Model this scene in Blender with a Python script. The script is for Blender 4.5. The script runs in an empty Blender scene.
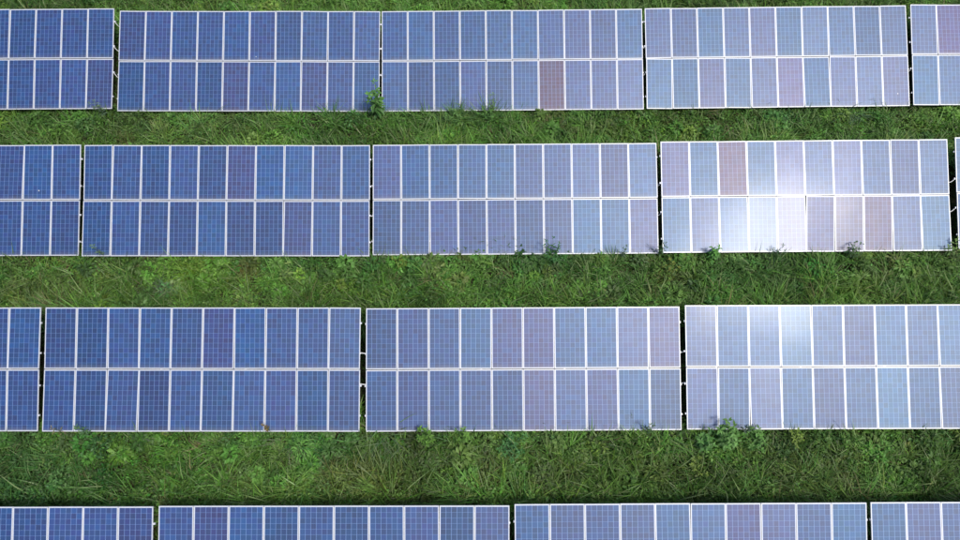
import bpy, math, random
import numpy as np
from mathutils import Matrix, Vector, Euler

R = math.radians
rng = np.random.default_rng(11)
random.seed(5)
scene = bpy.context.scene
col = scene.collection

# ------------------------------------------------------------------ camera
cam_d = bpy.data.cameras.new('camera')
cam_d.sensor_width = 36.0
cam_d.lens = 36.0 * 700 / 960
cam_d.clip_end = 2000
cam = bpy.data.objects.new('camera', cam_d)
col.objects.link(cam)
rt = Vector((0.99999, -0.00288, -0.00335)); up = Vector((0.00394, 0.9241, 0.38213)); fw = Vector((-0.002, 0.38214, -0.9241))
m = Matrix.Identity(4)
for i in range(3):
    m[i][0] = rt[i]; m[i][1] = up[i]; m[i][2] = -fw[i]
m.translation = (0, 0, 23.0595)
cam.matrix_world = m
scene.camera = cam

# ------------------------------------------------------------------ sky, sun, exposure
SUN = Vector((0.374035, -0.24315, 0.894971)).normalized()
elev = math.asin(SUN.z); azim = math.atan2(SUN.x, SUN.y)
world = bpy.data.worlds.new('World'); scene.world = world
world.use_nodes = True
wn = world.node_tree; wn.nodes.clear()
sky = wn.nodes.new('ShaderNodeTexSky'); sky.sky_type = 'NISHITA'
sky.sun_disc = False
sky.sun_elevation = elev; sky.sun_rotation = azim
sky.air_density = 1.0; sky.dust_density = 3.0; sky.ozone_density = 1.0
bg = wn.nodes.new('ShaderNodeBackground'); bg.inputs['Strength'].default_value = 0.088
wo = wn.nodes.new('ShaderNodeOutputWorld')
wn.links.new(sky.outputs[0], bg.inputs[0]); wn.links.new(bg.outputs[0], wo.inputs[0])
sl = bpy.data.lights.new('sun', 'SUN'); sl.energy = 1.5; sl.angle = R(10); sl.color = (1, 0.96, 0.9)
so = bpy.data.objects.new('sun', sl); col.objects.link(so)
so.rotation_euler = SUN.to_track_quat('Z', 'Y').to_euler(); so.location = SUN * 60
vs = scene.view_settings
vs.view_transform = 'Standard'; vs.look = 'None'; vs.gamma = 1.0; vs.exposure = 0.64; vs.use_curve_mapping = False
scene.cycles.max_bounces = 6
scene.cycles.transparent_max_bounces = 4

# ------------------------------------------------------------------ helpers
def tag(o, label=None, cat=None, group=None, kind=None):
    if label: o['label'] = label
    if cat: o['category'] = cat
    if group: o['group'] = group
    if kind: o['kind'] = kind
    return o

def empty(name, loc):
    o = bpy.data.objects.new(name, None); col.objects.link(o)
    o.location = loc; o.empty_display_size = 0.3
    return o

def link(name, me, parent=None, loc=(0, 0, 0), rot=(0, 0, 0)):
    o = bpy.data.objects.new(name, me); col.objects.link(o)
    o.parent = parent; o.location = loc; o.rotation_euler = rot
    return o

def tri_mesh(name, V, F, mat, C=None, smooth=False):
    """V (n,3) float, F (k,3) int, C (n,3) own colours."""
    me = bpy.data.meshes.new(name)
    V = np.ascontiguousarray(V, dtype=np.float32); F = np.ascontiguousarray(F, dtype=np.int32)
    me.vertices.add(len(V)); me.vertices.foreach_set('co', V.ravel())
    me.loops.add(F.size); me.loops.foreach_set('vertex_index', F.ravel())
    me.polygons.add(len(F))
    me.polygons.foreach_set('loop_start', np.arange(0, F.size, 3, dtype=np.int32))
    me.polygons.foreach_set('loop_total', np.full(len(F), 3, dtype=np.int32))
    if smooth: me.polygons.foreach_set('use_smooth', np.ones(len(F), dtype=bool))
    if C is not None:
        a = me.color_attributes.new('tint', 'FLOAT_COLOR', 'POINT')
        c4 = np.ones((len(V), 4), dtype=np.float32); c4[:, :3] = C
        a.data.foreach_set('color', c4.ravel())
    me.materials.append(mat)
    me.update(calc_edges=True); me.validate()
    return me

def boxes_mesh(name, boxes, mat):
    """boxes: list of (x0,x1,y0,y1,z0,z1)."""
    V = []; F = []
    for (x0, x1, y0, y1, z0, z1) in boxes:
        b = len(V)
        V += [(x0, y0, z0), (x1, y0, z0), (x1, y1, z0), (x0, y1, z0), (x0, y0, z1), (x1, y0, z1), (x1, y1, z1), (x0, y1, z1)]
        F += [tuple(b + i for i in f) for f in ((3, 2, 1, 0), (4, 5, 6, 7), (0, 1, 5, 4), (1, 2, 6, 5), (2, 3, 7, 6), (3, 0, 4, 7))]
    me = bpy.data.meshes.new(name); me.from_pydata(V, [], F); me.materials.append(mat); me.update()
    return me

def tube(pts, rad, n=6):
    """V, F (tris) of a tube along pts with radii rad."""
    pts = np.array(pts, float); V = []; F = []
    for i, p in enumerate(pts):
        d = pts[min(i + 1, len(pts) - 1)] - pts[max(i - 1, 0)]; d /= np.linalg.norm(d) + 1e-9
        a = np.cross(d, (0.3, 0.2, 0.93) if abs(d[2]) < .9 else (1, 0, 0)); a /= np.linalg.norm(a); b = np.cross(d, a)
        for k in range(n):
            t = 2 * math.pi * k / n
            V.append(p + rad[i] * (math.cos(t) * a + math.sin(t) * b))
    for i in range(len(pts) - 1):
        for k in range(n):
            q = i * n + k; w = i * n + (k + 1) % n
            F += [(q, w, w + n), (q, w + n, q + n)]
    for e, s in ((0, -1), ((len(pts) - 1) * n, 1)):
        for k in range(1, n - 1):
            F.append((e, e + k, e + k + 1) if s > 0 else (e, e + k + 1, e + k))
    return np.array(V), np.array(F)

class NT:
    """Tiny node helper."""
    def __init__(self, name):
        self.mat = bpy.data.materials.new(name); self.mat.use_nodes = True
        self.t = self.mat.node_tree; self.t.nodes.clear()
        self.out = self.t.nodes.new('ShaderNodeOutputMaterial')
    def n(self, kind, **kw):
        x = self.t.nodes.new(kind)
        for k, v in kw.items(): setattr(x, k, v)
        return x
    def put(self, sock, v):
        if hasattr(v, 'links') or hasattr(v, 'is_linked'): self.t.links.new(v, sock)
        else: sock.default_value = v
    def math(self, op, a, b=0.0, clamp=False):
        x = self.n('ShaderNodeMath', operation=op, use_clamp=clamp)
        self.put(x.inputs[0], a); self.put(x.inputs[1], b)
        return x.outputs[0]
    def mix(self, fac, a, b, blend='MIX'):
        x = self.n('ShaderNodeMix', data_type='RGBA', blend_type=blend)
        self.put(x.inputs[0], fac); self.put(x.inputs[6], a); self.put(x.inputs[7], b)
        return x.outputs[2]
    def noise(self, vec, scale, detail=2.0):
        x = self.n('ShaderNodeTexNoise'); x.inputs['Scale'].default_value = scale; x.inputs['Detail'].default_value = detail
        if vec is not None: self.t.links.new(vec, x.inputs['Vector'])
        return x.outputs['Fac'], x.outputs['Color']
    def bsdf(self, **kw):
        x = self.n('ShaderNodeBsdfPrincipled')
        for k, v in kw.items(): self.put(x.inputs[k.replace('_', ' ')], v)
        self.t.links.new(x.outputs[0], self.out.inputs[0])
        return x

# ------------------------------------------------------------------ materials
def mat_metal(name, c, rough, metallic, var=0.12, scale=6.0):
    t = NT(name); tc = t.n('ShaderNodeTexCoord')
    f, _ = t.noise(tc.outputs['Object'], scale, 4)
    c2 = tuple(x * (1 - var * 2) for x in c[:3]) + (1,)
    t.bsdf(Base_Color=t.mix(f, c2, c), Roughness=t.math('ADD', t.math('MULTIPLY', f, 0.2), rough - 0.1), Metallic=metallic)
    return t.mat

FRAME = mat_metal('anodised_aluminium', (0.76, 0.78, 0.82, 1), 0.45, 0.2)
STEEL = mat_metal('galvanised_steel', (0.62, 0.64, 0.65, 1), 0.5, 0.5, 0.15, 9)
CABLE = mat_metal('pale_cable_sheath', (0.8, 0.8, 0.78, 1), 0.5, 0.0)

def mat_cells():
    """Glass-covered polycrystalline cells, 6 x 12, on a white backsheet."""
    t = NT('solar_cells')
    uv = t.n('ShaderNodeUVMap'); uv.uv_map = 'UVMap'
    sp = t.n('ShaderNodeSeparateXYZ'); t.t.links.new(uv.outputs[0], sp.inputs[0])
    u, v = sp.outputs[0], sp.outputs[1]                       # metres inside the cell field, outside it <0
    cu = t.math('DIVIDE', u, 0.1570); cv = t.math('DIVIDE', v, 0.1575)
    fu = t.math('ABSOLUTE', t.math('SUBTRACT', t.math('FRACT', cu), 0.5))
    fv = t.math('ABSOLUTE', t.math('SUBTRACT', t.math('FRACT', cv), 0.5))
    lu = t.math('GREATER_THAN', fu, 0.5 - 0.025)
    lv = t.math('GREATER_THAN', fv, 0.5 - 0.014)
    o1 = t.math('LESS_THAN', u, 0.0); o2 = t.math('GREATER_THAN', u, 0.942)
    o3 = t.math('LESS_THAN', v, 0.0); o4 = t.math('GREATER_THAN', v, 1.89)
    border = t.math('MAXIMUM', t.math('MAXIMUM', o1, o2), t.math('MAXIMUM', o3, o4))
    line = t.math('MAXIMUM', lu, lv)
    # three busbars in each cell
    b3 = t.math('ABSOLUTE', t.math('SUBTRACT', t.math('FRACT', t.math('MULTIPLY', cu, 3.0)), 0.5))
    bus = t.math('LESS_THAN', b3, 0.02)
    # cell to cell tint
    oi = t.n('ShaderNodeObjectInfo')
    cmb = t.n('ShaderNodeCombineXYZ')
    t.t.links.new(t.math('FLOOR', cu), cmb.inputs[0]); t.t.links.new(t.math('FLOOR', cv), cmb.inputs[1])
    t.t.links.new(t.math('MULTIPLY', oi.outputs['Random'], 97.0), cmb.inputs[2])
    wnz = t.n('ShaderNodeTexWhiteNoise', noise_dimensions='3D'); t.t.links.new(cmb.outputs[0], wnz.inputs['Vector'])
    nf, _ = t.noise(cmb.outputs[0], 0.33, 1)
    ws = t.n('ShaderNodeSeparateColor'); t.t.links.new(wnz.outputs['Color'], ws.inputs[0])
    purple = (0.008, 0.019, 0.138, 1); teal = (0.0, 0.054, 0.184, 1)
    hue = t.math('ADD', t.math('MULTIPLY', ws.outputs[0], 0.55), t.math('MULTIPLY', nf, 0.45))
    cell = t.mix(hue, purple, teal)
    val = t.math('ADD', 0.76, t.math('MULTIPLY', ws.outputs[1], 0.48))
    hs = t.n('ShaderNodeHueSaturation'); t.t.links.new(val, hs.inputs['Value']); t.t.links.new(cell, hs.inputs['Color'])
    # crystal grain inside a cell
    g, _ = t.noise(uv.outputs[0], 60, 2)
    cell = t.mix(0.35, hs.outputs[0], t.mix(g, (0.6, 0.6, 0.6, 1), (1.4, 1.4, 1.4, 1)), 'MULTIPLY')
    cell = t.mix(1.0, cell, oi.outputs['Color'], 'MULTIPLY')
    c = t.mix(bus, cell, (0.05, 0.12, 0.33, 1))
    c = t.mix(line, c, (0.22, 0.36, 0.68, 1))
    c = t.mix(border, c, (0.62, 0.65, 0.72, 1))
    tc = t.n('ShaderNodeTexCoord')
    off = t.n('ShaderNodeVectorMath', operation='ADD')
    rv = t.n('ShaderNodeCombineXYZ'); t.t.links.new(t.math('MULTIPLY', oi.outputs['Random'], 531.0), rv.inputs[0]); t.t.links.new(t.math('MULTIPLY', oi.outputs['Random'], 77.0), rv.inputs[1])
    t.t.links.new(tc.outputs['Object'], off.inputs[0]); t.t.links.new(rv.outputs[0], off.inputs[1])
    d, _ = t.noise(off.outputs[0], 2.2, 4)
    # soil washed down to the lower edge, and a few droppings
    band = t.math('MULTIPLY', t.math('SUBTRACT', 1.0, t.math('DIVIDE', t.math('ADD', v, .02), .16), True), t.math('MULTIPLY', d, .55))
    c = t.mix(band, c, (0.30, 0.29, 0.25, 1))
    vo = t.n('ShaderNodeTexVoronoi'); vo.inputs['Scale'].default_value = 1.6; t.t.links.new(off.outputs[0], vo.inputs['Vector'])
    vc = t.n('ShaderNodeSeparateColor'); t.t.links.new(vo.outputs['Color'], vc.inputs[0])
    spot = t.math('MULTIPLY', t.math('LESS_THAN', vo.outputs['Distance'], .035), t.math('GREATER_THAN', vc.outputs[0], .95))
    c = t.mix(spot, c, (0.62, 0.62, 0.58, 1))
    # the anti-reflective film tints what each panel mirrors
    tint = t.mix(1.0, (0.74, 0.85, 0.96, 1), t.mix(0.45, (1, 1, 1, 1), oi.outputs['Color']), 'MULTIPLY')
    cl = t.n('ShaderNodeVectorMath', operation='MINIMUM'); t.t.links.new(tint, cl.inputs[0]); cl.inputs[1].default_value = (1, 1, 1)
    t.bsdf(Base_Color=c, Roughness=t.math('ADD', 0.47, t.math('MULTIPLY', d, 0.05)), IOR=2.02, Specular_Tint=cl.outputs[0],
           Coat_Weight=0.17, Coat_Roughness=0.13, Coat_IOR=1.4)
    return t.mat
CELLS = mat_cells()

def mat_leaf(name, trans=0.3, rough=0.5):
    t = NT(name)
    at = t.n('ShaderNodeAttribute', attribute_name='tint')
    geo = t.n('ShaderNodeNewGeometry')
    f, _ = t.noise(geo.outputs['Position'], 7.0, 3)
    c = t.mix(0.5, at.outputs['Color'], t.mix(f, (0.55, 0.6, 0.5, 1), (1.45, 1.4, 1.3, 1)), 'MULTIPLY')
    p = t.n('ShaderNodeBsdfPrincipled'); t.put(p.inputs['Base Color'], c); p.inputs['Roughness'].default_value = rough
    p.inputs['Specular IOR Level'].default_value = 0.35
    tr = t.n('ShaderNodeBsdfTranslucent'); t.t.links.new(t.mix(1.0, c, (1.1, 1.25, 0.5, 1), 'MULTIPLY'), tr.inputs[0])
    ms = t.n('ShaderNodeMixShader'); ms.inputs[0].default_value = trans
    t.t.links.new(p.outputs[0], ms.inputs[1]); t.t.links.new(tr.outputs[0], ms.inputs[2])
    t.t.links.new(ms.outputs[0], t.out.inputs[0])
    return t.mat
LEAF = mat_leaf('foliage')
STEM = mat_leaf('plant_stem', 0.0, 0.6)

def mat_ground():
    t = NT('soil_and_thatch'); geo = t.n('ShaderNodeNewGeometry')
    a, _ = t.noise(geo.outputs['Position'], 0.7, 5); b, _ = t.noise(geo.outputs['Position'], 14, 4)
    c = t.mix(a, (0.035, 0.05, 0.016, 1), (0.075, 0.06, 0.032, 1))
    c = t.mix(0.6, c, t.mix(b, (0.4, 0.4, 0.4, 1), (1.5, 1.5, 1.4, 1)), 'MULTIPLY')
    p = t.bsdf(Base_Color=c, Roughness=0.95)
    bp = t.n('ShaderNodeBump'); bp.inputs['Strength'].default_value = 0.8; bp.inputs['Distance'].default_value = 0.06
    t.t.links.new(b, bp.inputs['Height']); t.t.links.new(bp.outputs[0], p.inputs['Normal'])
    return t.mat
GROUND = mat_ground()

# ------------------------------------------------------------------ ground
def vnoise(x, y, cell, seed):
    r = np.random.default_rng(seed); g = r.random((128, 128))
    u = np.asarray(x) / cell + 40.3; v = np.asarray(y) / cell + 40.7
    i = np.floor(u).astype(int); j = np.floor(v).astype(int); a = u - i; b = v - j
    a = a * a * (3 - 2 * a); b = b * b * (3 - 2 * b)
    G = lambda p, q: g[p % 128, q % 128]
    return (G(i, j) * (1 - a) + G(i + 1, j) * a) * (1 - b) + (G(i, j + 1) * (1 - a) + G(i + 1, j + 1) * a) * b

def fbm(x, y, cell, seed):
    return (vnoise(x, y, cell, seed) * .5 + vnoise(x, y, cell / 2.1, seed + 1) * .3 + vnoise(x, y, cell / 4.3, seed + 2) * .2)

def ground_z(x, y):
    x = np.asarray(x, float); y = np.asarray(y, float)
    k = np.clip(1 - (np.hypot(x, y - 10) - 26) / 10, 0, 1)
    return (fbm(x, y, 3.0, 77) - .5) * .12 * k

xs = np.concatenate([[-900, -300, -120, -60], np.linspace(-32, 32, 161), [60, 120, 300, 900]])
ys = np.concatenate([[-900, -300, -120, -50], np.linspace(-12, 34, 116), [60, 120, 300, 900]])
X, Y = np.meshgrid(xs, ys, indexing='ij'); Z = ground_z(X, Y)
V = np.stack([X, Y, Z], -1).reshape(-1, 3)
ny = len(ys); ii, jj = np.meshgrid(np.arange(len(xs) - 1), np.arange(ny - 1), indexing='ij'); q = (ii * ny + jj).ravel()
F = np.concatenate([np.stack([q, q + ny, q + ny + 1], 1), np.stack([q, q + ny + 1, q + 1], 1)])
tag(link('ground', tri_mesh('ground', V, F, GROUND, smooth=True)), 'weedy dark soil between and beneath the solar arrays', 'ground', kind='structure')

# ------------------------------------------------------------------ solar arrays
TILT = 0.34502
PW, PH = 1.000, 1.960          # one panel
GX, GY = 0.012, 0.024          # gaps between panels
FW, FD = 0.023, 0.040          # frame face and depth
AW = 10 * PW + 9 * GX; AH = 2 * PH + GY

def frame_mesh():
    w, h = PW / 2, PH / 2
    me = boxes_mesh('panel_frame', [(-w, -w + FW, -h, h, -FD, 0), (w - FW, w, -h, h, -FD, 0),
                                    (-w + FW, w - FW, -h, -h + FW, -FD, -0.0004), (-w + FW, w - FW, h - FW, h, -FD, -0.0004)], FRAME)
    return me

def laminate_mesh():
    w, h = PW / 2 - FW + .002, PH / 2 - FW + .002
    V = [(-w, -h, -.004), (w, -h, -.004), (w, h, -.004), (-w, h, -.004), (-w, -h, -.012), (w, -h, -.012), (w, h, -.012), (-w, h, -.012)]
    Fq = [(0, 1, 2, 3), (7, 6, 5, 4), (0, 4, 5, 1), (1, 5, 6, 2), (2, 6, 7, 3), (3, 7, 4, 0)]
    me = bpy.data.meshes.new('solar_panel'); me.from_pydata(V, [], Fq)
    uvl = me.uv_layers.new(name='UVMap')
    for p in me.polygons:
        for li in p.loop_indices:
            v = me.vertices[me.loops[li].vertex_index].co
            uvl.data[li].uv = (v.x + .471, v.y + .945)
    me.materials.append(CELLS); me.update()
    return me

FRAME_ME = frame_mesh(); PANEL_ME = laminate_mesh()
VP = [0.127, 0.371, 0.633, 0.873]                # purlins, fraction from the high edge
purlin_me = boxes_mesh('purlin', [(-AW / 2, AW / 2, -.025, .025, -.062, 0)], STEEL)
cap_me = boxes_mesh('purlin_end', [(0, .07, -.028, .028, -.05, .004)], FRAME)
rafter_me = boxes_mesh('rafter', [(-.03, .03, 0.25, AH - .25, -.09, 0)], STEEL)

ARR = {  # (row, place): x, y, height of low edge, slope deg, yaw deg
 (0, 0): (-19.269, 16.088, .743, .06, .04), (0, 1): (-8.978, 16.008, .662, -.20, -.28), (0, 2): (1.236, 16.02, .635, .16, .17),
 (0, 3): (11.462, 16.056, .703, .18, .37), (0, 4): (21.699, 16.094, .744, -.06, -.05),
 (1, 0): (-19.245, 9.931, .717, .02, -.03), (1, 1): (-8.999, 9.878, .73, -.26, -.16), (1, 2): (1.213, 9.973, .578, .04, .15),
 (1, 3): (11.433, 9.95, .761, .28, .12), (1, 4): (21.832, 10.039, .755, -.07, -.11),
 (2, 0): (-19.225, 3.813, .723, .03, .02), (2, 1): (-8.958, 3.789, .725, -.12, -.21), (2, 2): (1.335, 3.799, .584, .02, .12),
 (2, 3): (11.58, 3.799, .722, -.03, 0),
 (3, 0): (-14.551, -2.273, .699, 0, -.03), (3, 1): (-4.285, -2.268, .688, 0, -.11), (3, 2): (5.991, -2.239, .728, .05, .09), (3, 3): (16.243, -2.227, .702, 0, -.03)}
ALABEL = {
 (0, 0): 'blue solar array at the left end of the top row, cut by the picture edge',
 (0, 1): 'blue solar array in the top row, whole, left of the tall leafy weed',
 (0, 2): 'solar array in the top row with one brownish panel in its lower half',
 (0, 3): 'pale lavender solar array in the top row, rightmost one that shows whole',
 (0, 4): 'two-panel-wide sliver of solar array at the top right corner',
 (1, 0): 'dark blue solar array at the left end of the second row, three panels showing',
 (1, 1): 'deep blue solar array in the second row, leftmost one that shows whole',
 (1, 2): 'medium blue solar array in the middle of the second row, beside the glaring one',
 (1, 3): 'solar array with the white sun glare across its panels, second row',
 (1, 4): 'thin sliver of solar array at the right end of the second row',
 (2, 0): 'solar array at the left end of the third row, little over one panel showing',
 (2, 1): 'deep blue solar array in the third row, leftmost one that shows whole',
 (2, 2): 'blue solar array with reddish shimmer in the middle of the third row',
 (2, 3): 'pale solar array at the right end of the third row, leafy weed at its foot',
 (3, 0): 'solar array in the bottom left corner, only its upper panels showing',
 (3, 1): 'solar array in the bottom row, second from the left, upper half showing',
 (3, 2): 'solar array in the bottom row, third from the left, upper half showing',
 (3, 3): 'solar array in the bottom right corner, three upper panels showing'}
# panels that differ in colour from their neighbours: (row, place, upper?1:0, column) -> tint
ODD = {(0, 2, 0, 6): ((1.7, .78, .58), 'brownish panel'), (1, 3, 1, 2): ((1.6, .88, .72), 'pinkish panel'),
       (1, 3, 0, 6): ((1.4, .92, .78), 'pinkish panel'), (1, 3, 0, 7): ((1.5, .9, .74), 'pinkish panel'), (1, 3, 0, 5): ((1.4, 1., .95), None),
       (0, 1, 0, 4): ((1.5, .9, .9), None), (0, 0, 0, 9): ((1.4, .85, .85), None), (1, 1, 1, 5): ((1.4, .85, .9), None),
       (1, 1, 1, 6): ((.75, 1.15, 1.2), None), (1, 1, 1, 7): ((.8, 1.15, 1.2), None), (2, 1, 1, 6): ((.8, 1.15, 1.2), None),
       (2, 1, 1, 5): ((1.3, .85, .95), None), (2, 2, 1, 4): ((1.3, .95, .95), None), (2, 2, 1, 5): ((1.35, .93, .93), None),
       (2, 2, 1, 9): ((1.35, .95, .92), None), (2, 2, 0, 5): ((1.5, 1., .95), None), (3, 0, 1, 9): ((1.35, .85, .9), None),
       (3, 1, 1, 1): ((1.4, .85, .9), None), (3, 2, 1, 6): ((1.3, .9, .95), None), (0, 4, 1, 1): ((1.4, .8, .9), None)}

# panels seated a little off the plane of their array: extra tilt, roll in degrees
JT = {(1, 3, 0, 5): (2.4, 1.2), (1, 3, 0, 6): (2.2, 1.0), (1, 3, 0, 7): (1.6, .6), (1, 3, 0, 3): (0, .8), (2, 3, 1, 2): (-.15, 0), (2, 3, 1, 3): (-.15, 0), (2, 3, 1, 4): (-.1, 0),
      (1, 3, 1, 2): (-1.0, -.8), (1, 3, 1, 3): (0, -.2), (1, 3, 1, 4): (-1.0, 0), (1, 3, 1, 5): (-.3, 0), (1, 3, 0, 4): (.4, .3)}

def local(yv, low, dz=0.0):
    """Point on the array's plane, yv metres up from the low edge, dz along its normal."""
    return (yv * math.cos(TILT) - dz * math.sin(TILT), low + yv * math.sin(TILT) + dz * math.cos(TILT))

ARR_OBJ = {}
ARR = {k: (a[0], a[1], a[2] - .2, a[3], a[4]) for k, a in ARR.items()}
for k, (ax, ay, low, slope, yaw) in ARR.items():
    a = empty('solar_array', (ax, ay, 0)); a.rotation_euler = (0, -R(slope), R(yaw))
    tag(a, ALABEL[k], 'solar panels', 'rows of tilted solar arrays')
    ARR_OBJ[k] = a
    for r in (1, 0):
        for c in range(10):
            x = -AW / 2 + PW / 2 + c * (PW + GX); yv = PH / 2 + r * (PH + GY)
            y, z = local(yv, low)
            p = link('solar_panel', PANEL_ME, a, (x, y, z), (TILT + R(rng.normal(0, .5) + JT.get(k + (r, c), (0, 0))[0]), R(rng.normal(0, .5) + JT.get(k + (r, c), (0, 0))[1]), 0))
            hue = rng.normal(0, 1); br = 1 + rng.normal(0, .09)
            tint = (br * (1 + .15 * max(hue, -1.2)), br * (1 - .03 * hue), br * (1 - .02 * hue))
            if k + (r, c) in ODD:
                tint, lb = ODD[k + (r, c)]
                if lb: p['label'] = lb
            p.color = (max(tint[0], .55), tint[1], tint[2], 1)
            link('frame', FRAME_ME, p)
    for f in VP:
        y, z = local(AH * (1 - f), low, -FD - .002)
        pu = link('purlin', purlin_me, a, (0, y, z), (TILT, 0, 0))
        for s in (-1, 1):
            ln = .2 + rng.random() * .5
            ce = link('end_cap', cap_me, pu, (s * (AW / 2 + .001), 0, 0), (0, 0, 0))
            ce.scale = (s * ln, 1, 1)
    for i in range(4):
        x = -AW / 2 + AW * (.1 + .8 * i / 3)
        y0, z0 = local(0, low, -FD - .066)
        link('rafter', rafter_me, a, (x, y0, z0), (TILT, 0, 0))
        for yv in (.75, AH - .75):
            y, z = local(yv, low, -FD - .15)
            me = boxes_mesh('post', [(-.05, .05, -.04, .04, -.5, z)], STEEL)
            link('post', me, a, (x, y, 0))

# cables bridging the gaps between neighbouring arrays
def cable(row, i, f0, f1, sag, rad, label):
    A, B = ARR[(row, i)], ARR[(row, i + 1)]
    pts = []
    for s in np.linspace(0, 1, 9):
        f = f0 + (f1 - f0) * s
        ya, za = local(AH * (1 - f), A[2], -.03); yb, zb = local(AH * (1 - f), B[2], -.03)
        xa = A[0] + AW / 2 - .02; xb = B[0] - AW / 2 + .02
        y = (A[1] + ya) * (1 - s) + (B[1] + yb) * s; z = za * (1 - s) + zb * s
        d = sag * 4 * s * (1 - s)
        pts.append((xa + (xb - xa) * s, y - d * .5, z - d))
    V, F = tube(pts, [rad] * 9)
    tag(link('cable', tri_mesh('cable', V, F, CABLE, smooth=True)), label, 'cable', 'cables bridging gaps between arrays')
rows_t = ['top row', 'second row', 'third row', 'bottom row']
gap_t = {(0, 0): 'leftmost gap of the top row', (0, 1): 'top row gap above the tall leafy weed', (0, 2): 'top row gap left of the pale lavender array',
         (0, 3): 'rightmost gap of the top row', (1, 1): 'second row gap nearest the picture centre', (1, 2): 'gap left of the glaring array',
         (1, 3): 'gap right of the glaring array', (2, 1): 'third row gap left of centre', (2, 2): 'third row gap above the big leafy weed',
         (3, 0): 'leftmost gap of the bottom row', (3, 2): 'rightmost gap of the bottom row', (1, 0): 'leftmost gap of the second row'}
for (row, i, cs) in [(0, 0, [(.115, .15, .05, .011, 'uppermost pale cable'), (.37, .395, .05, .013, 'middle pale cable'), (.62, .66, .06, .013, 'lowest pale cable')]),
                     (0, 1, [(.625, .65, .03, .015, 'short pale cable')]),
                     (0, 2, [(.375, .375, .05, .012, 'upper pale cable'), (.65, .62, .08, .012, 'lower sagging pale cable')]),
                     (0, 3, [(.65, .62, .05, .009, 'thin pale cable')]),
                     (1, 1, [(.635, .645, .03, .015, 'short pale cable')]),
                     (1, 2, [(.38, .36, .08, .013, 'upper sagging pale cable'), (.645, .625, .09, .013, 'lower sagging pale cable')]),
                     (1, 3, [(.375, .36, .09, .014, 'upper sagging pale cable'), (.645, .615, .09, .014, 'lower sagging pale cable')]),
                     (2, 1, [(.37, .37, .01, .017, 'upper straight pale cable'), (.622, .622, .01, .017, 'lower straight pale cable')]),
                     (2, 2, [(.367, .367, .03, .012, 'upper pale cable'), (.618, .618, .03, .015, 'lower pale cable')])]:
    for (f0, f1, sg, rd, w) in cs:
        cable(row, i, f0, f1, sg, rd, w + ' across the ' + gap_t[(row, i)])

# ------------------------------------------------------------------ vegetation builders
def blades_vf(base, az, L, w, lean, curl, C, seg=3):
    """Arching ribbons. base (n,3); az, L, w, lean, curl (n,), C (n,3)."""
    n = len(base); d = np.stack([np.cos(az), np.sin(az)], 1); pr = np.stack([-np.sin(az), np.cos(az), np.zeros(n)], 1)
    P = [base.copy()]; cur = base.copy()
    for s in range(seg):
        th = lean + curl * (s + .5) / seg; st = L / seg
        cur = cur + np.concatenate([d * (np.sin(th) * st)[:, None], (np.cos(th) * st)[:, None]], 1); P.append(cur.copy())
    wf = [.7, 1.0, .75, .5][:seg]
    V = []
    for s in range(seg):
        o = pr * (w * wf[s] * .5)[:, None]; V += [P[s] - o, P[s] + o]
    V.append(P[seg])
    nv = 2 * seg + 1
    V = np.stack(V, 1).reshape(-1, 3)
    f = []
    for s in range(seg - 1):
        a = 2 * s; f += [(a, a + 1, a + 3), (a, a + 3, a + 2)]
    f.append((2 * seg - 2, 2 * seg - 1, 2 * seg))
    F = (np.arange(n)[:, None, None] * nv + np.array(f)[None]).reshape(-1, 3)
    return V, F, np.repeat(C, nv, 0)

def leaves_vf(base, az, elev, L, w, C, fold=.25, droop=.25):
    """Folded leaves: base, two sides, middle rib, tip."""
    n = len(base)
    h = np.stack([np.cos(az), np.sin(az), np.zeros(n)], 1); pr = np.stack([-np.sin(az), np.cos(az), np.zeros(n)], 1)
    d = h * np.cos(elev)[:, None]; d[:, 2] = np.sin(elev)
    up_ = np.cross(d, pr); up_ *= np.sign(up_[:, 2:3] + 1e-9)
    L1 = L[:, None]; W1 = w[:, None]
    mid = base + d * L1 * .5; tip = base + d * L1 - np.array([0, 0, 1]) * L1 * droop
    a = base + d * L1 * .45 + pr * W1 * .5 + up_ * W1 * fold; b = base + d * L1 * .45 - pr * W1 * .5 + up_ * W1 * fold
    V = np.stack([base, a, mid, b, tip], 1).reshape(-1, 3)
    f = np.array([(0, 2, 1), (0, 3, 2), (1, 2, 4), (2, 3, 4)])
    F = (np.arange(n)[:, None, None] * 5 + f[None]).reshape(-1, 3)
    return V, F, np.repeat(C, 5, 0)

def flat_leaves_vf(base, az, elev, roll, L, w, C):
    """Cheap kite leaves for the mass of ground cover (2 triangles)."""
    n = len(base)
    h = np.stack([np.cos(az), np.sin(az), np.zeros(n)], 1); pr = np.stack([-np.sin(az), np.cos(az), np.zeros(n)], 1)
    d = h * np.cos(elev)[:, None]; d[:, 2] = np.sin(elev)
    up_ = np.cross(d, pr)
    s = pr * np.cos(roll)[:, None] + up_ * np.sin(roll)[:, None]
    V = np.stack([base, base + d * (L * .5)[:, None] + s * (w * .5)[:, None], base + d * L[:, None] - np.array([0, 0, .15]) * L[:, None],
                  base + d * (L * .5)[:, None] - s * (w * .5)[:, None]], 1).reshape(-1, 3)
    F = (np.arange(n)[:, None, None] * 4 + np.array([(0, 1, 2), (0, 2, 3)])[None]).reshape(-1, 3)
    return V, F, np.repeat(C, 4, 0)

def join(parts):
    V = []; F = []; C = []; o = 0
    for v, f, c in parts:
        V.append(v); F.append(f + o); C.append(c); o += len(v)
    return np.concatenate(V), np.concatenate(F), np.concatenate(C)

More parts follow.
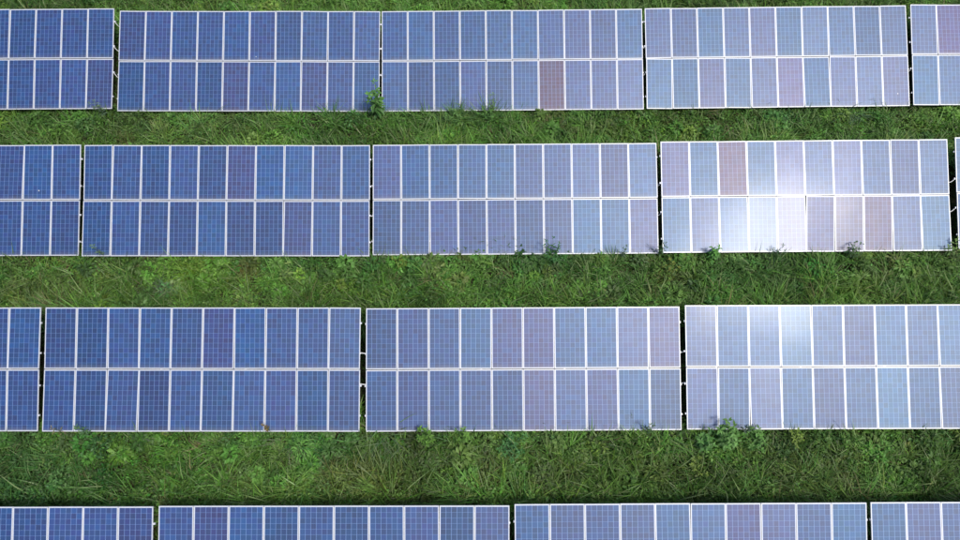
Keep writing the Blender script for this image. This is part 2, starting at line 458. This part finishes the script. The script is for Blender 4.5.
# colour zones of the ground cover: x, y, radius x, radius y, colour, strength, leafiness shift
BASE = np.array((.112, .232, .046))
ZONES = [(-10.4, 9.5, 1.1, .6, (.14, .20, .025), .8, .2), (-9.6, 8.9, 1.6, .6, (.12, .19, .025), .7, .3),
         (-15.2, 8.6, 1.2, .45, (.13, .10, .045), .9, -.1), (-8.2, 9.36, .35, .3, (.14, .075, .04), .9, -.2),
         (-13.4, 2.4, 3.0, 1.6, (.055, .11, .035), .8, .5), (-10.3, 2.9, 1.8, 1.0, (.085, .17, .022), .8, .45),
         (-3.9, 2.3, 1.8, .6, (.16, .12, .045), .85, -.5), (-6.9, 2.4, 1.0, .6, (.13, .12, .045), .6, -.4), (.3, 2.6, 1.0, .5, (.13, .10, .045), .7, -.5),
         (2.4, 9.7, 1.2, .5, (.045, .12, .035), .8, .4), (-5.1, 3.3, .9, .6, (.05, .13, .045), .8, .2),
         (-4.8, 8.6, 1.1, .5, (.13, .19, .025), .7, .1), (-5.0, 9.8, 2.4, .45, (.05, .13, .03), .6, .35), (12.6, 8.6, 1.2, .5, (.13, .19, .03), .7, .1),
         (8.5, 9.3, 3.5, .9, (.065, .12, .04), .6, .1), (14.2, 9.1, 1.1, .5, (.13, .14, .055), .7, -.1),
         (2.4, 2.6, 2.0, .8, (.10, .13, .035), .5, -.4), (5.0, 2.6, 2.0, .8, (.11, .135, .03), .6, -.5), (10.5, 2.4, 2.5, .7, (.11, .12, .045), .6, -.5),
         (-11.0, 8.8, .5, .3, (.15, .17, .13), .6, -.1), (-13.5, 9.2, .8, .4, (.10, .16, .03), .5, .4),
         (-12.8, 15.1, 1.8, .4, (.12, .14, .05), .5, -.2), (-13.6, 14.9, .3, .3, (.12, .06, .04), .9, -.3), (-8.3, 15.8, .35, .3, (.14, .08, .045), .7, -.2),
         (-6.0, 15.4, 3.0, .6, (.07, .14, .028), .6, 0), (2.5, 15.2, 3.0, .5, (.085, .16, .03), .6, -.1), (7.0, 15.2, 2.2, .5, (.11, .17, .025), .7, .2),
         (-16.0, 15.6, 2, .5, (.075, .15, .03), .5, .2), (6.7, 9.2, 1.0, .5, (.12, .15, .03), .6, .2), (11.6, 15.6, 1.2, .5, (.05, .11, .05), .6, .2)]

def zone(x, y):
    n1 = fbm(x, y, 1.6, 5)[:, None]; n2 = fbm(x, y, .7, 9)[:, None]
    n1 = np.clip((n1 - .5) * 1.9 + .5, 0, 1)
    C = BASE * (0.55 + .9 * n1) * (1 + (n2 - .5) * np.array((.75, .4, .3)))
    lf = (fbm(x, y, 2.6, 21) - .5) * 1.6
    for (zx, zy, rx, ry, c, s, l) in ZONES:
        wgt = np.exp(-((x - zx) / rx) ** 2 - ((y - zy) / ry) ** 2)
        s = s * .6 if c[0] >= c[1] else s
        C = C * (1 - (wgt * s)[:, None]) + np.array(c) * (1.0, 1.25, 1.1) * (.7 + .6 * n2) * (wgt * s)[:, None]
        lf = lf + l * wgt
    return C, lf

STRIPS = [(19.6, 23.6), (13.4, 16.75), (7.2, 10.65), (1.0, 4.5)]
XM = 23.0
def scatter(n, y0, y1):
    x = rng.uniform(-XM, XM, n); y = rng.uniform(y0, y1, n); return x, y

def canopy(x, y):
    """height of the plant cover"""
    lift = np.zeros(np.shape(y))
    for e in (19.75, 13.63, 7.5, 1.45):
        d = y - e; lift = np.where((d > -.2) & (d < 1.3), .30 * (1 - np.abs(d - .3) / 1.0).clip(0, 1), lift)
    return lift + .15 + .72 * np.clip(fbm(x, y, 1.1, 33) - .15, 0, 1) ** 1.3 + .16 * vnoise(x, y, .33, 34)

def hmax(y):
    """room left under the panels"""
    h = np.full(np.shape(y), 9.0)
    for e in (16.04, 9.93, 3.8, -2.25):
        d = y - e
        h = np.where((d > -.3) & (d < 3.9), .30 + np.clip(-d, 0, .3) * 1.2 + np.clip(d, 0, 4) * .3, h)
    return h

def fade(y):
    """0..1, thinner under the arrays"""
    k = np.ones_like(y)
    for (_, y1) in STRIPS[:]:
        k = np.where((y > y1 - .65) & (y < y1 + .01), np.clip((y1 - y) / .65, .15, 1), k)
    return k

grass = []; leafy = []
for (y0, y1) in STRIPS:
    area = 2 * XM * (y1 - y0)
    # --- grass in tufts
    nt = int(area * 26); tx, ty = scatter(nt, y0, y1)
    C, lf = zone(tx, ty); keep = (rng.random(nt) < np.clip(.62 - lf * .7, .12, 1) * fade(ty)); tx, ty, C = tx[keep], ty[keep], C[keep]
    nb = 15; n = len(tx) * nb
    bx = np.repeat(tx, nb) + rng.normal(0, .05, n); by = np.repeat(ty, nb) + rng.normal(0, .05, n)
    dry = rng.random(len(tx)) < .03
    Ct = C * rng.uniform(.6, 1.5, (len(tx), 1)) * (1 + rng.normal(0, .10, (len(tx), 3)))
    Ct[dry] = np.array((.20, .19, .09)) * rng.uniform(.7, 1.2, (dry.sum(), 1))
    Cb = np.repeat(Ct, nb, 0) * rng.uniform(.65, 1.45, (n, 1))
    pale = rng.random(n) < .14
    Cb[pale] = Cb[pale] * .4 + np.array((.27, .34, .17)) * .8
    taz = np.repeat(rng.uniform(0, 2 * np.pi, len(tx)), nb)
    az = taz + rng.normal(0, 1.2, n)
    hh = np.minimum(canopy(bx, by), hmax(by) * .62)
    L = np.repeat(rng.uniform(.7, 1.45, len(tx)), nb) * (.24 + hh * .95) * rng.uniform(.6, 1.25, n)
    base = np.stack([bx, by, ground_z(bx, by) - .01 + hh * .35 * rng.random(n)], 1)
    grass.append(blades_vf(base, az, L, rng.uniform(.014, .036, n), rng.uniform(.1, .75, n), rng.uniform(.5, 1.6, n), Cb, 2))
    # --- leafy ground cover
    nl = int(area * 780); lx, ly = scatter(nl, y0, y1)
    # gathered in little plants
    pc = int(area * 34); px, py = scatter(pc, y0, y1); idx = rng.integers(0, pc, nl); g = rng.random(nl) < .75
    rr = np.abs(rng.normal(0, .10, nl)); aa = rng.uniform(0, 2 * np.pi, nl)
    lx = np.where(g, px[idx] + rr * np.cos(aa), lx); ly = np.clip(np.where(g, py[idx] + rr * np.sin(aa), ly), y0, y1)
    pcol = rng.uniform(.6, 1.45, (pc, 1)) * (1 + rng.normal(0, .12, (pc, 3))); psz = rng.uniform(.7, 1.5, pc); phh = rng.uniform(.7, 1.25, pc)
    C, lf = zone(lx, ly); keep = rng.random(nl) < np.clip(.55 + lf * .7, .15, 1) * fade(ly)
    lx, ly, C, idx, aa = lx[keep], ly[keep], C[keep], idx[keep], aa[keep]; n = len(lx)
    C = C * pcol[idx] * rng.uniform(.65, 1.4, (n, 1))
    hh = np.minimum(canopy(lx, ly) * phh[idx], hmax(ly))
    z = ground_z(lx, ly) + hh * rng.uniform(.25, 1.0, n) ** .7
    L = rng.uniform(.05, .115, n) * psz[idx]
    leafy.append(flat_leaves_vf(np.stack([lx, ly, z], 1), aa + rng.normal(0, .6, n), rng.uniform(-.5, .7, n), rng.normal(0, .35, n), L, L * rng.uniform(.35, .6, n), C))

# rounded leafy weeds crowding the strips
for (y0, y1, dens) in [(13.9, 16.3, 1.8), (7.6, 10.2, 3.6), (1.2, 4.1, 3.2), (20.2, 23.4, 1.4)]:
    nc = int(2 * XM * (y1 - y0) * dens); cx, cy = scatter(nc, y0, y1)
    cr = rng.uniform(.14, .38, nc); ch = rng.uniform(.3, .62, nc) * (.7 + cr); nl = 130; n = nc * nl
    C, lf = zone(cx, cy)
    C = C * rng.uniform(.65, 1.4, (nc, 1)) * (1 + rng.normal(0, .12, (nc, 3)))
    th = rng.uniform(0, 2 * np.pi, n); u = np.sqrt(rng.random(n)); R_ = np.repeat(cr, nl); H_ = np.repeat(ch, nl)
    lump = 1 + .35 * np.sin(th * 3 + np.repeat(rng.uniform(0, 6, nc), nl)) * u
    x = np.repeat(cx, nl) + R_ * u * lump * np.cos(th); y = np.repeat(cy, nl) + R_ * u * lump * np.sin(th)
    z = ground_z(x, y) + .08 + np.minimum(H_ * np.sqrt(1 - .8 * u * u) * rng.uniform(.72, 1.06, n), hmax(y) - .05)
    L = np.repeat(rng.uniform(.08, .19, nc), nl) * rng.uniform(.7, 1.3, n); asp = np.repeat(rng.uniform(.25, .6, nc), nl)
    leafy.append(flat_leaves_vf(np.stack([x, y, z], 1), th + rng.normal(0, .7, n), .5 - u * .9 + rng.normal(0, .25, n), rng.normal(0, .35, n), L, L * asp, np.repeat(C, nl, 0) * rng.uniform(.65, 1.4, (n, 1))))

# thin growth in the shade under and around the arrays
for (y0, y1) in [(16.75, 19.6), (10.65, 13.4), (4.5, 7.2), (-6.5, 1.0), (23.6, 27)]:
    area = 2 * XM * (y1 - y0); n = int(area * 130); x, y = scatter(n, y0, y1)
    C, lf = zone(x, y); L = rng.uniform(.12, .4, n)
    grass.append(blades_vf(np.stack([x, y, ground_z(x, y) - .01], 1), rng.uniform(0, 6.28, n), L, rng.uniform(.012, .024, n), rng.uniform(.1, .7, n), rng.uniform(.4, 1.4, n), C * rng.uniform(.6, 1.4, (n, 1)), 2))

V, F, C = join(grass); print('grass tris', len(F))
tag(link('grass', tri_mesh('grass', V, F, LEAF, np.clip(C, .004, .5))), 'tangled green grass growing in the strips between the arrays', 'grass', kind='stuff')
V, F, C = join(leafy); print('leaf tris', len(F))
tag(link('ground_cover', tri_mesh('ground_cover', V, F, LEAF, np.clip(C, .004, .5))), 'small-leaved creeping ground cover mixed into the grass', 'ground cover', kind='stuff')

# ------------------------------------------------------------------ single plants
def weed(x, y, label, h=.9, spread=.3, stems=4, nleaf=14, L=.16, w=.055, c=(.08, .17, .04), sc=(.10, .13, .05), lean=(0, 0), narrow=False):
    h *= 1.3; spread *= 1.2; L *= 1.25; w *= 1.3; c = tuple(q * 1.35 for q in c)
    z0 = float(ground_z(x, y)); o = empty('weed', (x, y, z0)); tag(o, label, 'weed', 'weeds standing out of the grass')
    fol = []
    for s in range(stems):
        a = 2 * math.pi * (s + random.random() * .6) / stems; hs = h * random.uniform(.72, 1.05) if s else h
        sp = spread * random.uniform(.4, 1.0) * (0.3 if s == 0 else 1)
        tip = np.array([math.cos(a) * sp + lean[0], math.sin(a) * sp + lean[1], hs])
        pts = [np.array([math.cos(a) * .03, math.sin(a) * .03, -.03]), tip * .5 + np.array([0, 0, .06]), tip * .8 + np.array([0, 0, .03]), tip]
        v, f = tube(pts, [.010, .008, .006, .003], 5)
        link('stem', tri_mesh('stem', v, f, STEM, np.tile(np.array(sc), (len(v), 1)), True), o)
        n = nleaf; t = np.sort(rng.uniform(.3, 1.0, n)); t[-4:] = rng.uniform(.94, 1, 4)
        P = np.array([np.interp(t, [0, .5, .8, 1], [q[i] for q in pts]) for i in range(3)]).T
        az = np.arange(n) * 2.4 + rng.uniform(0, 6.28) + rng.normal(0, .3, n)
        ll = L * (1.25 - .55 * t) * rng.uniform(.75, 1.2, n)
        col_ = np.array(c) * rng.uniform(.7, 1.35, (n, 1)) * (1 + .5 * (t[:, None] - .6) * np.array((1.0, .8, .2)))
        fol.append(leaves_vf(P, az, rng.uniform(-.25, .45, n) + .4 * (t > .9), ll, ll * w / L * rng.uniform(.8, 1.2, n), col_))
    V, F, C = join(fol)
    tag(link('foliage', tri_mesh('foliage', V, F, LEAF, np.clip(C, .005, .6)), o), kind='stuff')
    return o

def tuft(x, y, label, n=60, L=.6, w=.022, c=(.10, .15, .06), az=None, spread=1.6, r=.12, lean=(.15, .6), curl=(.8, 1.7)):
    L *= 1.5; w *= 1.3; c = tuple(q * 1.3 for q in c)
    z0 = float(ground_z(x, y))
    a = rng.uniform(0, 2 * np.pi, n) if az is None else az + rng.normal(0, spread, n)
    b = np.stack([rng.normal(0, r, n), rng.normal(0, r * .6, n), np.full(n, -.02)], 1)
    C = np.array(c) * rng.uniform(.6, 1.45, (n, 1)) * (1 + rng.normal(0, .08, (n, 3)))
    V, F, C = blades_vf(b, a, L * rng.uniform(.6, 1.15, n), w * rng.uniform(.7, 1.2, n), rng.uniform(*lean, n), rng.uniform(*curl, n), C, 4)
    o = link('grass_tuft', tri_mesh('grass_tuft', V, F, LEAF, np.clip(C, .005, .6)), None, (x, y, z0))
    tag(o, label, 'grass tuft', 'grass tufts taller than the sward')
    return o

G1 = (.075, .175, .045); G2 = (.055, .14, .045); YG = (.115, .18, .03); PALE = (.16, .20, .11); DRY = (.18, .16, .085)
# foot of the top row
weed(-3.90, 15.8, 'tall leafy weed growing up through the gap in the top row', 1.5, .26, 6, 18, .24, .085, G1, lean=(0, .12))
tuft(-1.0, 15.66, 'broad green grass tuft at the foot of the top row, right of the tall weed', 200, .74, .024, (.085, .17, .06), None, 1.6, .26, (.05, .5), (.5, 1.5))
tuft(.28, 15.70, 'tall upright grass tuft with stalks crossing a panel edge in the top row', 150, .78, .023, (.085, .17, .05), None, 1.6, .24, (.02, .5), (.6, 1.6))
weed(.45, 15.92, 'slim stalk with small leaves above the upright tuft, foot of the top row', 1.25, .12, 3, 12, .12, .035, (.09, .17, .05))
tuft(3.7, 15.92, 'short spiky grass tuft under the brownish panel, foot of the top row', 50, .6, .022, (.10, .17, .07), -1.57, 1.0, .25)
tuft(5.15, 15.92, 'small spiky grass tuft left of the pale lavender array', 26, .55, .02, (.10, .17, .07), -1.57, .9, .08)
tuft(-10.45, 15.85, 'pale upright grass tuft below the leftmost whole array of the top row', 70, .85, .022, (.13, .19, .06), -1.5, .8, .10)
tuft(-11.1, 15.85, 'sprawling long-bladed grass tuft, left of the pale upright one, top strip', 26, .95, .02, (.13, .18, .06), -1.2, .7, .12)
tuft(-9.4, 15.85, 'loose grass tuft with splayed blades by a reddish patch, top strip', 40, .8, .018, (.12, .16, .06), -1.2, .8, .15)
tuft(-8.1, 15.86, 'wispy grass tuft in the dark strip right of the reddish patch', 34, .7, .018, (.11, .17, .06), -1.57, 1.0, .12)
tuft(-15.5, 15.75, 'thin bright grass tuft below the cut array at top left', 22, .7, .02, (.13, .22, .07), -1.4, 1.0, .06)
tuft(8.6, 16.05, 'single bent straw-coloured grass clump under the pale lavender array', 9, .75, .022, DRY, -.9, .35, .04)
tuft(14.2, 15.92, 'grey-green spiky grass tuft under the right half of the pale lavender array', 55, .75, .024, (.11, .17, .10), -1.57, 1.0, .2)
tuft(15.7, 15.95, 'light green spiky grass tuft near the top right corner gap', 60, .7, .024, (.12, .19, .07), -1.57, 1.0, .35)
weed(-14.55, 15.95, 'feathery grey-green weed over the lower right corner of the top left array', .95, .25, 4, 12, .13, .03, (.10, .16, .09))
weed(-1.05, 15.72, 'bushy green weed inside the broad grass tuft at the foot of the top row', .62, .3, 9, 14, .15, .045, (.08, .17, .05))
weed(.3, 15.76, 'bushy green weed at the base of the upright tuft, foot of the top row', .62, .26, 8, 14, .15, .045, (.075, .165, .045))
# foot of the second row
weed(8.12, 9.83, 'small bright weed overlapping the lower edge of the glaring array', .95, .13, 4, 14, .19, .065, (.085, .22, .05))
weed(12.95, 9.92, 'dark leafy weed at the foot of the glaring array, right half', .92, .22, 5, 12, .14, .045, (.04, .09, .03))
weed(10.35, 9.95, 'greyish sprig brushing the lower edge of the panel with the glare', .85, .2, 3, 9, .12, .03, (.06, .11, .06))
weed(-2.83, 9.65, 'yellow-green broad-leaved weed in the strip near the picture centre', .45, .25, 5, 9, .16, .075, YG)
weed(-6.75, 9.2, 'pale green broad-leaved weed alone in the second strip, left of centre', .5, .28, 5, 9, .17, .07, (.13, .2, .06))
weed(6.6, 9.45, 'yellowish weed below the gap left of the glaring array', .55, .3, 5, 12, .12, .045, (.15, .18, .04))
weed(6.28, 9.98, 'dark sprig standing in the gap left of the glaring array', 1.0, .1, 3, 12, .12, .03, (.04, .10, .035))
weed(-13.3, 9.95, 'thin grey-green sprig over the edge of the leftmost whole array, second row', 1.0, .1, 3, 10, .12, .03, (.10, .17, .09))
weed(2.55, 9.9, 'dense dark green weed clump at the middle array of the second row', .85, .45, 9, 14, .11, .04, (.04, .12, .035))
weed(5.0, 9.95, 'small dark sprig at the right end of the middle array, second row', .85, .12, 3, 8, .10, .03, (.05, .09, .05))
weed(16.55, 9.95, 'light green weed below the gap right of the glaring array', .9, .3, 5, 12, .15, .05, (.10, .17, .05))
tuft(16.0, 9.75, 'tangle of long looping grass blades below the gap right of the glaring array', 40, 1.0, .022, (.15, .19, .08), None, 1.6, .3, (.3, .8), (1.2, 2.4))
tuft(14.3, 9.0, 'dry looping grass tuft in the second strip near the right edge', 46, .9, .022, (.17, .18, .09), None, 1.6, .3, (.3, .9), (1.2, 2.4))
tuft(8.75, 9.72, 'pale grass tuft in the brown spot beside the small bright weed', 34, .55, .022, PALE, None, 1.6, .06)
tuft(-11.5, 9.75, 'grey straggling grass tuft below the deep blue array, second row', 30, .7, .02, (.17, .18, .12), None, 1.6, .2)
# foot of the third row
weed(7.72, 3.55, 'biggest leafy weed, overlapping the lower edge of the third row', 1.0, .36, 8, 15, .23, .085, (.085, .19, .05))
weed(7.0, 3.42, 'leafy weed just left of the biggest one, third strip', .7, .3, 6, 13, .2, .075, (.07, .17, .045))
weed(8.65, 3.5, 'round-leaved weed just right of the biggest one, third strip', .7, .4, 7, 13, .17, .075, (.075, .18, .04))
weed(8.35, 3.75, 'blue-grey sprig crossing a panel edge right of the biggest weed', 1.1, .12, 3, 9, .13, .03, (.07, .11, .08))
weed(9.95, 3.55, 'yellow-green weed at the foot of the right-hand third row array', .6, .3, 6, 12, .14, .05, YG)
weed(6.68, 2.65, 'yellowish leafy weed standing in the middle of the lowest strip', .55, .32, 7, 13, .11, .045, (.12, .18, .035))
weed(-.55, 3.62, 'vivid green weed below the centre of the third row', .7, .26, 5, 12, .16, .055, (.085, .185, .032))
weed(-1.75, 3.55, 'vivid light green weed right of the long pale grass tuft', .75, .38, 7, 13, .17, .055, (.085, .185, .032))
weed(.95, 3.3, 'dark green bushy weed in the lowest strip near the picture centre', .7, .5, 10, 14, .14, .05, (.05, .15, .045))
weed(-12.55, 3.78, 'green sprig overlapping the second panel of the deep blue third row array', .95, .14, 4, 10, .15, .04, (.07, .15, .06))
weed(-13.35, 3.8, 'straw-coloured stalk at the first panel of the deep blue third row array', .95, .1, 3, 7, .11, .03, DRY)
weed(-6.75, 3.82, 'brown seed head over the edge of the deep blue third row array', .95, .07, 3, 9, .09, .05, (.15, .11, .045))
weed(5.3, 3.82, 'dark thin sprig over the right end of the reddish shimmering array', .95, .14, 3, 9, .11, .03, (.05, .11, .04))
tuft(-6.2, 3.55, 'fan of pale arching grass under the deep blue third row array', 46, .8, .022, (.15, .19, .10), -1.57, .9, .12)
tuft(-3.05, 3.62, 'largest pale arching grass tuft, right of the third row gap', 75, .85, .024, (.13, .185, .085), -1.5, 1.0, .32)
tuft(-2.3, 3.5, 'smaller pale arching grass tuft between the largest tuft and the vivid weed', 26, .65, .022, (.13, .185, .08), -1.3, .9, .16)
tuft(5.95, 3.62, 'pale arching grass tuft left of the gap above the biggest weed', 44, .75, .024, (.14, .19, .08), -1.2, .8, .22)
tuft(-1.1, 3.3, 'grey-green grass tuft below the centre of the third row', 22, .6, .022, (.13, .18, .08), -1.57, .9, .15)
tuft(.15, 3.45, 'greyish grass tuft between the vivid weed and the dark bushy one', 26, .6, .022, (.11, .15, .08), -1.57, 1.0, .16)
tuft(8.3, 2.2, 'star-shaped pale grass tuft low in the third strip, below the round-leaved weed', 40, .6, .022, (.16, .19, .10), None, 1.6, .06)
tuft(11.1, 2.55, 'pale swept grass tuft in the lowest strip towards the right edge', 46, .7, .022, (.16, .2, .10), None, 1.6, .15)
tuft(2.5, 2.5, 'light bladed grass tuft in the lowest strip right of centre', 50, .7, .022, (.13, .18, .07), None, 1.6, .18)
tuft(-4.5, 2.15, 'straw-tinged grass tuft in the brown patch of the lowest strip', 50, .6, .022, (.18, .17, .09), None, 1.6, .2)
